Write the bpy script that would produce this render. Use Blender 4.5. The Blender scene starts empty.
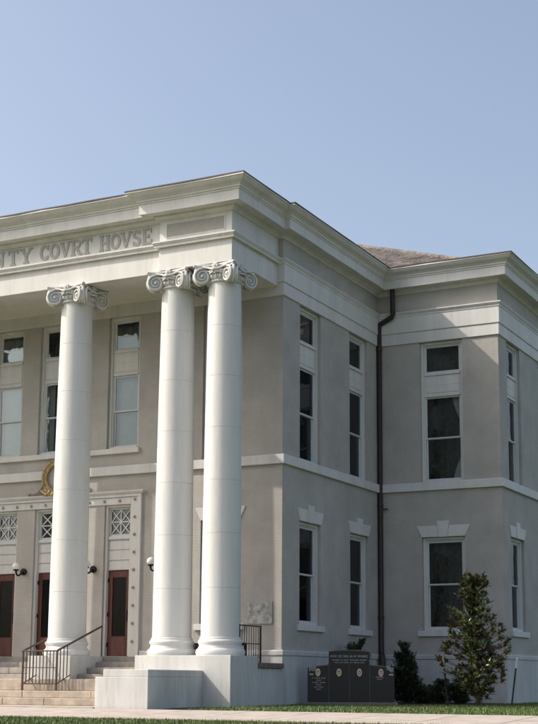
import bpy, bmesh, math, random
from mathutils import Vector, Matrix
R = math.radians
random.seed(11)
scene = bpy.context.scene
C = scene.collection

# ------------------------------------------------------------------ camera
cd = bpy.data.cameras.new('camera'); cam = bpy.data.objects.new('camera', cd); C.objects.link(cam)
fw = Vector((-0.44403, 0.87870, 0.17529)); rt = Vector((0.89295, 0.45013, 0.00551)); up = Vector((0.07406, -0.15897, 0.98450))
M = Matrix.Identity(4)
for i in range(3):
    M[i][0] = rt[i]; M[i][1] = up[i]; M[i][2] = -fw[i]
M.translation = (15.5618, -31.0673, -0.7498)
cam.matrix_world = M
cd.sensor_fit = 'VERTICAL'; cd.sensor_height = 24; cd.lens = 1389.8 * 24 / 724
cd.shift_x = -8.757 / 724; cd.shift_y = 71.03 / 724
cd.clip_end = 3000
scene.camera = cam

# ------------------------------------------------------------------ sky, sun, exposure
SUN = Vector((-1.0, -0.53, 1.02)).normalized()
w = bpy.data.worlds.new('World'); scene.world = w; w.use_nodes = True
wn = w.node_tree.nodes; wl = w.node_tree.links
sky = wn.new('ShaderNodeTexSky'); sky.sky_type = 'NISHITA'; sky.sun_disc = False
sky.sun_elevation = math.asin(SUN.z); sky.sun_rotation = math.atan2(SUN.x, SUN.y)
sky.air_density = 1.0; sky.dust_density = 4.5; sky.ozone_density = 0.5; sky.altitude = 50
bg = wn['Background']; bg.inputs['Strength'].default_value = 0.142
hs = wn.new('ShaderNodeHueSaturation'); hs.inputs['Saturation'].default_value = 0.86
wl.new(sky.outputs[0], hs.inputs['Color']); wl.new(hs.outputs[0], bg.inputs['Color'])
sd = bpy.data.lights.new('sun', 'SUN'); sd.energy = 2.55; sd.angle = R(0.53); sd.color = (1.0, 0.93, 0.82)
so = bpy.data.objects.new('sun', sd); C.objects.link(so)
so.rotation_euler = SUN.to_track_quat('Z', 'Y').to_euler(); so.location = (-20, -20, 30)
scene.view_settings.view_transform = 'Standard'; scene.view_settings.look = 'None'
scene.view_settings.exposure = 0.6; scene.view_settings.gamma = 1.0
scene.view_settings.use_curve_mapping = False
scene.cycles.use_denoising = True
scene.cycles.max_bounces = 8; scene.cycles.transparent_max_bounces = 16

# ------------------------------------------------------------------ materials
def mat(name, col, rough=0.7, var=0.12, nscale=6.0, bump=0.0, bscale=40.0, metal=0.0, spec=0.4, col2=None, streak=False, coat=0.0, grime=0.0):
    m = bpy.data.materials.new(name); m.use_nodes = True
    n = m.node_tree.nodes; l = m.node_tree.links; b = n['Principled BSDF']
    b.inputs['Roughness'].default_value = rough; b.inputs['Metallic'].default_value = metal
    b.inputs['Specular IOR Level'].default_value = spec; b.inputs['Coat Weight'].default_value = coat
    tc = n.new('ShaderNodeNewGeometry'); mp = n.new('ShaderNodeMapping'); l.new(tc.outputs['Position'], mp.inputs[0])
    if streak: mp.inputs['Scale'].default_value = (1, 1, 0.18)
    nz = n.new('ShaderNodeTexNoise'); nz.inputs['Scale'].default_value = nscale; nz.inputs['Detail'].default_value = 6; nz.inputs['Roughness'].default_value = 0.65
    l.new(mp.outputs[0], nz.inputs['Vector'])
    mx = n.new('ShaderNodeMix'); mx.data_type = 'RGBA'
    c2 = col2 or tuple(c * (1 - var * 2) for c in col)
    mx.inputs[6].default_value = (*[min(1, c * (1 + var * 0.5)) for c in col], 1); mx.inputs[7].default_value = (*c2, 1)
    rp = n.new('ShaderNodeValToRGB'); rp.color_ramp.elements[0].position = 0.35; rp.color_ramp.elements[1].position = 0.75
    l.new(nz.outputs[0], rp.inputs[0]); l.new(rp.outputs[0], mx.inputs[0]); l.new(mx.outputs[2], b.inputs['Base Color'])
    if grime:
        m2 = n.new('ShaderNodeMapping'); m2.inputs['Scale'].default_value = (1, 1, 0.09); l.new(tc.outputs['Position'], m2.inputs[0])
        n2 = n.new('ShaderNodeTexNoise'); n2.inputs['Scale'].default_value = 7.0; n2.inputs['Detail'].default_value = 8; n2.inputs['Roughness'].default_value = 0.7
        l.new(m2.outputs[0], n2.inputs['Vector'])
        r2 = n.new('ShaderNodeMapRange'); r2.inputs[1].default_value = 0.52; r2.inputs[2].default_value = 0.80; r2.inputs[3].default_value = 0; r2.inputs[4].default_value = grime
        l.new(n2.outputs[0], r2.inputs[0])
        g2 = n.new('ShaderNodeMix'); g2.data_type = 'RGBA'; g2.blend_type = 'MULTIPLY'; g2.inputs[7].default_value = (0.62, 0.57, 0.48, 1)
        l.new(mx.outputs[2], g2.inputs[6]); l.new(r2.outputs[0], g2.inputs[0])
        n3 = n.new('ShaderNodeTexNoise'); n3.inputs['Scale'].default_value = 26.0; n3.inputs['Detail'].default_value = 4
        l.new(tc.outputs['Position'], n3.inputs['Vector'])
        r3 = n.new('ShaderNodeMapRange'); r3.inputs[1].default_value = 0.66; r3.inputs[2].default_value = 0.74; r3.inputs[3].default_value = 0; r3.inputs[4].default_value = grime*0.55
        l.new(n3.outputs[0], r3.inputs[0])
        g3 = n.new('ShaderNodeMix'); g3.data_type = 'RGBA'; g3.blend_type = 'MULTIPLY'; g3.inputs[7].default_value = (0.5, 0.46, 0.40, 1)
        l.new(g2.outputs[2], g3.inputs[6]); l.new(r3.outputs[0], g3.inputs[0]); l.new(g3.outputs[2], b.inputs['Base Color'])
    if bump:
        nb = n.new('ShaderNodeTexNoise'); nb.inputs['Scale'].default_value = bscale; nb.inputs['Detail'].default_value = 5
        l.new(tc.outputs['Position'], nb.inputs['Vector'])
        bp = n.new('ShaderNodeBump'); bp.inputs['Strength'].default_value = bump; bp.inputs['Distance'].default_value = 0.02
        l.new(nb.outputs[0], bp.inputs['Height']); l.new(bp.outputs[0], b.inputs['Normal'])
    return m

def brick_mat(name, col, bump=0.4):
    m = mat(name, col, rough=0.75, var=0.10, nscale=1.1, grime=0.22)
    n = m.node_tree.nodes; l = m.node_tree.links; b = n['Principled BSDF']
    g = n.new('ShaderNodeNewGeometry'); s = n.new('ShaderNodeSeparateXYZ'); l.new(g.outputs['Position'], s.inputs[0])
    ad = n.new('ShaderNodeMath'); ad.operation = 'ADD'; l.new(s.outputs[0], ad.inputs[0]); l.new(s.outputs[1], ad.inputs[1])
    cb = n.new('ShaderNodeCombineXYZ'); l.new(ad.outputs[0], cb.inputs[0]); l.new(s.outputs[2], cb.inputs[1])
    bt = n.new('ShaderNodeTexBrick'); bt.inputs['Scale'].default_value = 1.0
    bt.inputs['Brick Width'].default_value = 0.215; bt.inputs['Row Height'].default_value = 0.075
    bt.inputs['Mortar Size'].default_value = 0.007; bt.inputs['Mortar Smooth'].default_value = 0.4
    bt.inputs['Color1'].default_value = (1, 1, 1, 1); bt.inputs['Color2'].default_value = (0.8, 0.8, 0.8, 1); bt.inputs['Mortar'].default_value = (0.0, 0.0, 0.0, 1)
    l.new(cb.outputs[0], bt.inputs['Vector'])
    nz = n.new('ShaderNodeTexNoise'); nz.inputs['Scale'].default_value = 30; l.new(g.outputs['Position'], nz.inputs['Vector'])
    mh = n.new('ShaderNodeMath'); mh.operation = 'MULTIPLY_ADD'; mh.inputs[1].default_value = 0.6
    l.new(nz.outputs[0], mh.inputs[0]); l.new(bt.outputs[0], mh.inputs[2])
    bp = n.new('ShaderNodeBump'); bp.inputs['Strength'].default_value = bump; bp.inputs['Distance'].default_value = 0.012
    l.new(mh.outputs[0], bp.inputs['Height']); l.new(bp.outputs[0], b.inputs['Normal'])
    # mortar lines slightly darker
    old = b.inputs['Base Color'].links[0].from_socket
    mx = n.new('ShaderNodeMix'); mx.data_type = 'RGBA'; mx.blend_type = 'MULTIPLY'; mx.inputs[0].default_value = 0.06
    l.new(old, mx.inputs[6]); l.new(bt.outputs[0], mx.inputs[7]); l.new(mx.outputs[2], b.inputs['Base Color'])
    return m

def glass_mat():
    m = bpy.data.materials.new('window_glass'); m.use_nodes = True
    n = m.node_tree.nodes; l = m.node_tree.links; n.clear()
    o = n.new('ShaderNodeOutputMaterial'); tr = n.new('ShaderNodeBsdfTransparent'); gl = n.new('ShaderNodeBsdfGlossy')
    tr.inputs[0].default_value = (0.80, 0.84, 0.82, 1); gl.inputs['Roughness'].default_value = 0.03; gl.inputs[0].default_value = (0.85, 0.9, 0.95, 1)
    g = n.new('ShaderNodeNewGeometry'); nz = n.new('ShaderNodeTexNoise'); nz.inputs['Scale'].default_value = 2.2
    l.new(g.outputs['Position'], nz.inputs['Vector'])
    bp = n.new('ShaderNodeBump'); bp.inputs['Strength'].default_value = 0.12; bp.inputs['Distance'].default_value = 0.05
    l.new(nz.outputs[0], bp.inputs['Height']); l.new(bp.outputs[0], gl.inputs['Normal'])
    fr = n.new('ShaderNodeFresnel'); fr.inputs[0].default_value = 1.5
    mx = n.new('ShaderNodeMixShader'); l.new(fr.outputs[0], mx.inputs[0]); l.new(tr.outputs[0], mx.inputs[1]); l.new(gl.outputs[0], mx.inputs[2])
    l.new(mx.outputs[0], o.inputs[0]); return m

def leaf_mat(name, top, under, rough=0.35, var=0.5):
    m = bpy.data.materials.new(name); m.use_nodes = True
    n = m.node_tree.nodes; l = m.node_tree.links; b = n['Principled BSDF']
    g = n.new('ShaderNodeNewGeometry'); mx = n.new('ShaderNodeMix'); mx.data_type = 'RGBA'
    a = n.new('ShaderNodeMix'); a.data_type = 'RGBA'; a.inputs[6].default_value = (*top, 1); a.inputs[7].default_value = (*[c * 1.9 for c in top], 1)
    l.new(g.outputs['Random Per Island'], a.inputs[0])
    mx.inputs[7].default_value = (*under, 1); l.new(a.outputs[2], mx.inputs[6]); l.new(g.outputs['Backfacing'], mx.inputs[0])
    l.new(mx.outputs[2], b.inputs['Base Color']); b.inputs['Roughness'].default_value = rough
    return m

WALL = brick_mat('painted_brick_greige', (0.462, 0.436, 0.398))
TRIM = mat('white_trim_paint', (0.66, 0.65, 0.62), rough=0.55, var=0.07, nscale=2.2, streak=True, bump=0.1, grime=0.42)
COLW = mat('white_column_paint', (0.655, 0.65, 0.625), rough=0.5, var=0.06, nscale=1.6, streak=True, bump=0.22, bscale=5, grime=0.28)
BASE = mat('white_base_paint', (0.56, 0.562, 0.545), rough=0.6, grime=0.8, var=0.12, nscale=2.0, streak=True, bump=0.15, bscale=30)
CEIL = mat('portico_ceiling_paint', (0.66, 0.63, 0.55), rough=0.7, var=0.05)
GREY = mat('grey_letter_paint', (0.40, 0.375, 0.34), rough=0.6, var=0.08, nscale=8)
PANEL = mat('grey_panel_stucco', (0.42, 0.395, 0.36), rough=0.85, var=0.1, nscale=30, bump=0.4, bscale=90)
SASH = mat('window_sash_paint', (0.60, 0.62, 0.60), rough=0.45, var=0.08, nscale=5)
GLASS = glass_mat()
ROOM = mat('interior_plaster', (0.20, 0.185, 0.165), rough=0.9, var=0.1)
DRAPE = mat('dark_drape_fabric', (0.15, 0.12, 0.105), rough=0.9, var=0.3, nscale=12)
REFLECT = mat('grey_green_pane_reflection', (0.50, 0.53, 0.51), rough=0.9, var=0.3, nscale=5, streak=True)  # greenish glass reflections put into the colour of a sheet behind the panes
SHEER = mat('white_curtain_fabric', (0.72, 0.72, 0.70), rough=0.9, var=0.08)
BLIND = mat('pale_roller_blind', (0.86, 0.88, 0.90), rough=0.8, var=0.04)
DOORW = mat('red_mahogany_door', (0.125, 0.032, 0.021), rough=0.5, var=0.3, nscale=9, streak=True, spec=0.5)
DGLASS = mat('dark_door_glass', (0.010, 0.011, 0.012), rough=0.1, var=0.2, spec=0.1)
IRON = mat('dark_iron', (0.085, 0.066, 0.052), rough=0.5, var=0.3, nscale=30, metal=0.4)
BLACK = mat('black_iron', (0.012, 0.012, 0.013), rough=0.4, var=0.2, metal=0.3)
PIPE = mat('dark_bronze_downpipe', (0.030, 0.024, 0.020), rough=0.45, var=0.25, nscale=10)
STONE = mat('tan_step_stone', (0.42, 0.352, 0.285), rough=0.8, var=0.22, nscale=3.0, bump=0.3, bscale=25)
GREYST = mat('grey_step_stone', (0.36, 0.32, 0.28), rough=0.8, var=0.2, nscale=4.0, bump=0.3, bscale=25)
BROWNST = mat('brown_landing_stone', (0.20, 0.155, 0.135), rough=0.8, var=0.2, nscale=9, bump=0.3)
SHING = mat('roof_shingle', (0.19, 0.172, 0.162), rough=0.9, var=0.4, nscale=2.5, bump=0.4, bscale=60)
EDGE = mat('brown_roof_edge', (0.09, 0.06, 0.05), rough=0.6, var=0.2)
GRAN = mat('black_granite', (0.036, 0.035, 0.032), rough=0.38, var=0.35, nscale=220, spec=0.3)
GRANR = mat('rough_granite_edge', (0.20, 0.185, 0.175), rough=0.9, var=0.3, nscale=40, bump=0.5, bscale=60)
ETCH = mat('etched_lettering', (0.42, 0.42, 0.42), rough=0.8, var=0.1)
GOLD = mat('gilded_metal', (0.44, 0.31, 0.14), rough=0.55, var=0.4, nscale=18, metal=0.35)
CREAM = mat('cream_porcelain', (0.72, 0.62, 0.42), rough=0.35, var=0.08)
PINKP = mat('pale_pink_porcelain', (0.70, 0.52, 0.42), rough=0.35, var=0.08)
SEAL = mat('seal_ink', (0.22, 0.12, 0.10), rough=0.5, var=0.2)
REDINK = mat('red_seal_ink', (0.32, 0.10, 0.08), rough=0.5, var=0.2)
MARBLE = mat('veined_marble', (0.55, 0.545, 0.53), rough=0.4, var=0.1, nscale=8, col2=(0.13, 0.13, 0.125))
GLOBE = mat('opal_globe', (0.86, 0.85, 0.80), rough=0.2, var=0.02)
GRASSG = mat('lawn_soil', (0.055, 0.075, 0.022), rough=0.95, var=0.3, nscale=5, bump=0.5)
GRASSB = leaf_mat('grass_blade', (0.075, 0.115, 0.025), (0.09, 0.12, 0.03), rough=0.6)
MULCH = mat('dark_mulch', (0.045, 0.030, 0.020), rough=1.0, var=0.4, nscale=30, bump=1.0, bscale=70)
CONC = mat('sidewalk_concrete', (0.43, 0.375, 0.33), rough=0.9, var=0.14, nscale=2.5, bump=0.25, bscale=50)
BARK = mat('bark', (0.13, 0.10, 0.075), rough=0.95, var=0.3, nscale=20, bump=0.6)
MAGL = leaf_mat('magnolia_leaf', (0.060, 0.080, 0.024), (0.17, 0.09, 0.028), rough=0.2)
EVER = leaf_mat('dark_evergreen_leaf', (0.032, 0.047, 0.023), (0.034, 0.05, 0.024), rough=0.5)
HEDGE = leaf_mat('low_hedge_leaf', (0.034, 0.05, 0.022), (0.04, 0.055, 0.026), rough=0.45)
STW = mat('white_stake_cap', (0.75, 0.75, 0.74), rough=0.5, var=0.05)
STG = mat('dark_green_stake', (0.018, 0.022, 0.018), rough=0.6, var=0.2)
POT = mat('brown_clay', (0.10, 0.07, 0.055), rough=0.7, var=0.3, nscale=20)

# ------------------------------------------------------------------ mesh helpers
class MB:
    def __init__(s): s.v = []; s.f = []
    def add(s, vs, fs):
        k = len(s.v); s.v += [tuple(v) for v in vs]; s.f += [tuple(i + k for i in f) for f in fs]; return s
    def box(s, x0, x1, y0, y1, z0, z1):
        return s.add([(x0,y0,z0),(x1,y0,z0),(x1,y1,z0),(x0,y1,z0),(x0,y0,z1),(x1,y0,z1),(x1,y1,z1),(x0,y1,z1)],
                     [(0,3,2,1),(4,5,6,7),(0,1,5,4),(1,2,6,5),(2,3,7,6),(3,0,4,7)])
    def prism(s, pts, y0, y1):            # polygon in x,z extruded along y
        n = len(pts)
        return s.add([(x,y0,z) for x,z in pts] + [(x,y1,z) for x,z in pts],
                     [tuple(range(n)), tuple(range(2*n-1, n-1, -1))] + [(i, i+n, (i+1)%n+n, (i+1)%n) for i in range(n)])
    def slab(s, pts, z0, z1):             # polygon in x,y extruded along z
        n = len(pts)
        return s.add([(x,y,z0) for x,y in pts] + [(x,y,z1) for x,y in pts],
                     [tuple(range(n-1,-1,-1)), tuple(range(n, 2*n))] + [(i, (i+1)%n, (i+1)%n+n, i+n) for i in range(n)])
    def lathe(s, prof, n=48, c=(0,0,0), cap=True):
        k = len(prof); vs = []; fs = []
        for r, z in prof:
            for j in range(n):
                a = 2*math.pi*j/n; vs.append((c[0]+r*math.cos(a), c[1]+r*math.sin(a), c[2]+z))
        for i in range(k-1):
            for j in range(n):
                fs.append((i*n+j, i*n+(j+1)%n, (i+1)*n+(j+1)%n, (i+1)*n+j))
        if cap: fs += [tuple(range(n-1,-1,-1)), tuple(range((k-1)*n, k*n))]
        return s.add(vs, fs)
    def tube(s, pts, r, n=8, closed=False):
        pts = [Vector(p) for p in pts]; m = len(pts); vs = []; fs = []
        rs = r if isinstance(r, (list, tuple)) else [r]*m
        ref = None
        for i, p in enumerate(pts):
            a = pts[(i-1) % m] if (closed or i > 0) else p
            b = pts[(i+1) % m] if (closed or i < m-1) else p
            t = (b-a).normalized()
            if ref is None:
                ref = Vector((0,0,1)) if abs(t.z) < 0.9 else Vector((1,0,0))
            u = (ref - t*ref.dot(t)).normalized(); v = t.cross(u); ref = u
            for j in range(n):
                an = 2*math.pi*j/n; vs.append(p + (u*math.cos(an)+v*math.sin(an))*rs[i])
        for i in range(m if closed else m-1):
            for j in range(n):
                fs.append((i*n+j, i*n+(j+1)%n, ((i+1)%m)*n+(j+1)%n, ((i+1)%m)*n+j))
        if not closed: fs += [tuple(range(n-1,-1,-1)), tuple(range((m-1)*n, m*n))]
        return s.add(vs, fs)
    def ball(s, c, rx, ry=None, rz=None, n=12, m=8):
        ry = ry or rx; rz = rz or rx; vs = [(c[0],c[1],c[2]-rz)]; fs = []
        for i in range(1, m):
            a = -math.pi/2 + math.pi*i/m
            for j in range(n):
                b = 2*math.pi*j/n; vs.append((c[0]+rx*math.cos(a)*math.cos(b), c[1]+ry*math.cos(a)*math.sin(b), c[2]+rz*math.sin(a)))
        vs.append((c[0],c[1],c[2]+rz)); T = len(vs)-1
        for j in range(n): fs.append((0, 1+(j+1)%n, 1+j)); fs.append((T, 1+(m-2)*n+j, 1+(m-2)*n+(j+1)%n))
        for i in range(m-2):
            for j in range(n): fs.append((1+i*n+j, 1+i*n+(j+1)%n, 1+(i+1)*n+(j+1)%n, 1+(i+1)*n+j))
        return s.add(vs, fs)
    def sweep(s, path, prof, jit=0.0, seed=1):             # prof: closed polygon of (outward offset, z); outward = right of travel
        P = [Vector(p) for p in path]; rj = random.Random(seed); ends = set()
        if jit:
            Q = [P[0]]
            for a, b in zip(P, P[1:]):
                k = max(1, int((b-a).length/0.8))
                for i in range(1, k+1): Q.append(a.lerp(b, i/k))
            P = Q
        n = len(prof); m = len(P); vs = []; fs = []
        for i in range(m):
            d0 = (P[i]-P[i-1]).normalized() if i > 0 else None
            d1 = (P[i+1]-P[i]).normalized() if i < m-1 else None
            n0 = Vector((d0.y,-d0.x)) if d0 else None; n1 = Vector((d1.y,-d1.x)) if d1 else None
            if n0 is None: o = n1
            elif n1 is None: o = n0
            else: o = (n0+n1) / (1+n0.dot(n1))
            jo, jz = rj.uniform(-jit,jit), rj.uniform(-jit,jit)
            for off, z in prof: vs.append((P[i].x+o.x*(off+jo), P[i].y+o.y*(off+jo), z+jz))
        for i in range(m-1):
            for j in range(n): fs.append((i*n+j, i*n+(j+1)%n, (i+1)*n+(j+1)%n, (i+1)*n+j))
        fs += [tuple(range(n)), tuple(range((m-1)*n, m*n))]
        return s.add(vs, fs)
    def ribbon(s, pts, wd, y0, y1, closed=False):   # flat stroke in x,z of width wd extruded along y
        P = [Vector(p) for p in pts]; m = len(P); A = []; B = []
        for i in range(m):
            d0 = (P[i]-P[i-1]).normalized() if (closed or i > 0) else None
            d1 = (P[(i+1)%m]-P[i]).normalized() if (closed or i < m-1) else None
            n0 = Vector((-d0.y,d0.x)) if d0 else None; n1 = Vector((-d1.y,d1.x)) if d1 else None
            o = n1 if n0 is None else n0 if n1 is None else (n0+n1)/max(0.4, 1+n0.dot(n1))
            A.append(P[i]+o*wd/2); B.append(P[i]-o*wd/2)
        k = m if closed else m-1; vs = []; fs = []
        for i in range(m):
            vs += [(A[i].x,y0,A[i].y),(B[i].x,y0,B[i].y),(B[i].x,y1,B[i].y),(A[i].x,y1,A[i].y)]
        for i in range(k):
            a = i*4; b = ((i+1)%m)*4
            for j in range(4): fs.append((a+j, a+(j+1)%4, b+(j+1)%4, b+j))
        if not closed: fs += [(0,1,2,3), ((m-1)*4+3,(m-1)*4+2,(m-1)*4+1,(m-1)*4)]
        return s.add(vs, fs)
    def build(s, name, material, parent=None, loc=None, rotz=0, smooth=False, bevel=0, fix=True, world=True):
        me = bpy.data.meshes.new(name); me.from_pydata(s.v, [], s.f); me.update()
        if fix:
            bm = bmesh.new(); bm.from_mesh(me); bmesh.ops.recalc_face_normals(bm, faces=bm.faces); bm.to_mesh(me); bm.free()
        me.materials.append(material)
        if smooth:
            me.polygons.foreach_set('use_smooth', [True]*len(me.polygons))
            if smooth == 'auto':
                try: me.set_sharp_from_angle(angle=R(38))
                except Exception: pass
        o = bpy.data.objects.new(name, me); C.objects.link(o)
        if loc is not None: o.location = loc
        o.rotation_euler = (0,0,rotz)
        if bevel:
            b = o.modifiers.new('edge', 'BEVEL'); b.width = bevel; b.segments = 2; b.limit_method = 'ANGLE'; b.angle_limit = R(40)
        if parent:
            o.parent = parent
            if world: o.matrix_parent_inverse = wm(parent).inverted()
        return o

def wm(o):
    m = Matrix.Translation(o.location) @ o.rotation_euler.to_matrix().to_4x4()
    return (wm(o.parent) @ o.matrix_parent_inverse @ m) if o.parent else m
def tag(o, label=None, cat=None, group=None, kind=None):
    if label: o['label'] = label
    if cat: o['category'] = cat
    if group: o['group'] = group
    if kind: o['kind'] = kind
    return o
def thing(name, loc, label, cat, group=None, rotz=0):
    o = bpy.data.objects.new(name, None); C.objects.link(o); o.location = loc; o.rotation_euler = (0,0,rotz)
    o.empty_display_size = 0.3
    return tag(o, label, cat, group)
def copy_tree(o, parent=None):
    c = o.copy(); C.objects.link(c); c.parent = parent if parent else o.parent
    c.matrix_parent_inverse = o.matrix_parent_inverse.copy()
    for ch in list(o.children): copy_tree(ch, c)
    return c

L = 6.336; W = 3.713; XC = -6.78; XL = 2*XC        # side depth, wing width, portico axis, left wall corner
def mx_(x): return 2*XC - x
GZ = -1.35

# ================================================================== SETTING
def ground_z(y): return GZ + 0.037*min(0.0, y+4.0) if y > -45 else GZ + 0.037*(-41)
mb = MB()
ys = [-900, -45, -36, -28, -20, -14, -10, -7.9, -5.15, -4, 0, 30, 900]; xs = [-900, -60, -20, 20, 60, 900]
for y in ys:
    for x in xs: mb.v.append((x, y, ground_z(y) - 0.012))
nx = len(xs)
for j in range(len(ys)-1):
    for i in range(nx-1): mb.f.append((j*nx+i, j*nx+i+1, (j+1)*nx+i+1, (j+1)*nx+i))
tag(mb.build('ground', GRASSG), kind='structure')
# public pavement with slabs
pv = MB()
pv.add([(-60,-7.9,ground_z(-7.9)-0.004),(60,-7.9,ground_z(-7.9)-0.004),(60,-5.16,ground_z(-5.16)-0.004),(-60,-5.16,ground_z(-5.16)-0.004)], [(0,1,2,3)])
pavement = tag(pv.build('pavement', GREYST), kind='structure')
x = -10.0
slab_me = None
while x < 16:
    for (ya, yb) in ((-7.88, -6.54), (-6.52, -5.18)):
        za, zb = ground_z(ya), ground_z(yb)
        if slab_me is None or True:
            sm = MB(); sm.add([(x,ya,za-0.05),(x+1.48,ya,za-0.05),(x+1.48,yb,zb-0.05),(x,yb,zb-0.05),(x,ya,za+0.02),(x+1.48,ya,za+0.02),(x+1.48,yb,zb+0.02),(x,yb,zb+0.02)],
                [(0,3,2,1),(4,5,6,7),(0,1,5,4),(1,2,6,5),(2,3,7,6),(3,0,4,7)])
            sm.build('paving_slab', CONC, pavement, bevel=0.008)
    x += 1.5
for k in range(7):
    x0 = mx_(-2.04)+k*1.355
    MB().box(x0+0.004,x0+1.351,-5.155,-4.3,GZ-0.2,GZ+0.004).build('paving_slab', CONC, pavement, bevel=0.008)
# planting bed
pb = MB(); pb.slab([(0.06,0.4),(1.4,0.2),(2.6,0.9),(3.4,2.0),(3.9,3.2),(3.6,4.6),(3.66,6.27),(0.06,6.27)], GZ-0.05, GZ+0.02)
tag(pb.build('planting_bed', MULCH), kind='structure')

# ================================================================== COURTHOUSE
ch = thing('courthouse', (XC, 3.0, GZ), 'two-storey greige brick courthouse with white columned portico and inscribed frieze', 'courthouse')
D0 = 0.35
def wall(name, u0, u1, z0, z1, holes, frame, material):
    us = sorted(set([u0,u1]+[h[0] for h in holes]+[h[1] for h in holes])); zs = sorted(set([z0,z1]+[h[2] for h in holes]+[h[3] for h in holes]))
    us = [u for u in us if u0 <= u <= u1]; zs = [z for z in zs if z0 <= z <= z1]
    def solid(i, j):
        if i < 0 or j < 0 or i >= len(us)-1 or j >= len(zs)-1: return False
        uc = (us[i]+us[i+1])/2; zc = (zs[j]+zs[j+1])/2
        return not any(h[0] < uc < h[1] and h[2] < zc < h[3] for h in holes)
    b = MB()
    def q(pts): b.add([frame(*p) for p in pts], [(0,1,2,3)])
    for i in range(len(us)-1):
        for j in range(len(zs)-1):
            if not solid(i,j): continue
            a,c,d,e = us[i],us[i+1],zs[j],zs[j+1]
            q([(a,0,d),(c,0,d),(c,0,e),(a,0,e)]); q([(a,D0,d),(a,D0,e),(c,D0,e),(c,D0,d)])
            if not solid(i-1,j): q([(a,0,d),(a,0,e),(a,D0,e),(a,D0,d)])
            if not solid(i+1,j): q([(c,0,d),(c,D0,d),(c,D0,e),(c,0,e)])
            if not solid(i,j-1): q([(a,0,d),(a,D0,d),(c,D0,d),(c,0,d)])
            if not solid(i,j+1): q([(a,0,e),(c,0,e),(c,D0,e),(a,D0,e)])
    me = b.build(name, material, ch, fix=False)
    bm = bmesh.new(); bm.from_mesh(me.data); bmesh.ops.remove_doubles(bm, verts=bm.verts, dist=1e-5); bmesh.ops.recalc_face_normals(bm, faces=bm.faces); bm.to_mesh(me.data); bm.free()
    return me
fF = lambda u,d,z: (u, d, z)              # front wall, outward -y
fS = lambda u,d,z: (-d, u, z)             # side wall, outward +x
fWF = lambda u,d,z: (u, L+d, z)
fWS = lambda u,d,z: (W-d, u, z)
DC, DW = -1.77, 1.17                      # plain front bay window
dl = (DC-DW/2, DC+DW/2)
UP0, UP1 = 4.9, 9.05
LO0, LO1 = 0.66, 3.31
trip = [(-9.23,-8.22), (-7.64,-5.92), (-5.34,-4.33)]
dm = (mx_(dl[1]), mx_(dl[0]))
WT = 10.60
holesF = [(dl[0],dl[1],LO0,LO1),(dl[0],dl[1],UP0,UP1),(dm[0],dm[1],LO0,LO1),(dm[0],dm[1],UP0,UP1),(-9.2,-4.36,0.0,3.9)] + [(a,b,5.38,UP1) for a,b in trip]
wall('front_wall', XL, 0, 0.0, WT, holesF, fF, WALL)
sw = [(1.0,2.28),(4.22,5.50)]
wall('side_wall', D0, L, 0.0, WT, [(a,b,z0,z1) for a,b in sw for z0,z1 in ((LO0,LO1),(UP0,UP1))], fS, WALL)
ww = (1.32, 2.62)
wall('wing_front_wall', -D0, W, 0.0, WT, [(ww[0],ww[1],z0,z1) for z0,z1 in ((LO0,LO1),(UP0,UP1))], fWF, WALL)
wsw = [(7.10,8.38),(10.3,11.58)]
wall('wing_side_wall', L+D0, 16, 0.0, WT, [(a,b,z0,z1) for a,b in wsw for z0,z1 in ((LO0,LO1),(UP0,UP1))], fWS, WALL)
wall('far_side_wall', D0, 16, 0.0, WT, [], lambda u,d,z: (XL+d, u, z), WALL)
wall('rear_wall', XL, W, 0.0, WT, [], lambda u,d,z: (u, 16+D0-d, z), WALL)
# interior
mb = MB(); mb.box(XL+D0, -D0-0.01, 4.6, 4.8, -0.2, 10.5); mb.box(-4.3,-4.2, D0+0.01, 4.59, -0.2, 10.5); mb.box(-3.8,-3.6,4.81,15.9,-0.2,10.5); mb.box(-3.59, W-D0-0.01, 10.0, 10.2, -0.2, 10.5)
mb.build('partition', ROOM, ch)
mb = MB(); mb.box(XL+D0, -D0-0.005, D0+0.005, 15.9, 4.35, 4.6); mb.box(-D0, W-D0-0.01, L+D0+0.01, 15.9, 4.35, 4.6)
mb.box(XL+D0, -D0-0.005, D0+0.005, 15.9, -0.4, -0.2); mb.box(-D0, W-D0-0.01, L+D0+0.01, 15.9, -0.4, -0.2)
mb.build('interior_floor', ROOM, ch)
# white base
PW = [(XL,L),(XL,0),(0,0),(0,L),(W,L),(W,16)]
PWR = [(-4.10,0),(0,0),(0,L),(W,L),(W,16)]; PWL = [(XL,16),(XL,0),(mx_(-4.10),0)]
pb0 = [(-0.3,-1.6),(0.05,-1.6),(0.05,-0.135),(-0.3,-0.135)]
pb1 = [(-0.3,-0.135),(0.075,-0.135),(0.075,-0.03),(0.05,-0.003),(-0.3,-0.003)]
for nm, pr in (('base_course', pb0), ('base_band', pb1)):
    MB().sweep(PWR, pr).build(nm, BASE, ch, bevel=0.008); MB().sweep(PWL, pr).build(nm, BASE, ch, bevel=0.008)
# string course
MB().sweep([(XL,16),(XL,0),(0,0),(0,L),(W,L),(W,16)], [(-0.01,4.655),(0.085,4.655),(0.085,4.885),(0.06,4.90),(-0.01,4.905)]).build('string_course', TRIM, ch, bevel=0.01)
# wall architrave, two fasciae
MB().sweep(PW[:0]+[(XL,16),(XL,0),(0,0),(0,L),(W,L),(W,16)], [(-0.01,9.058),(0.045,9.058),(0.045,9.378),(0.03,9.392),(0.07,9.402),(0.07,9.90),(-0.01,9.90)]).build('architrave', TRIM, ch, bevel=0.006)
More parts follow.
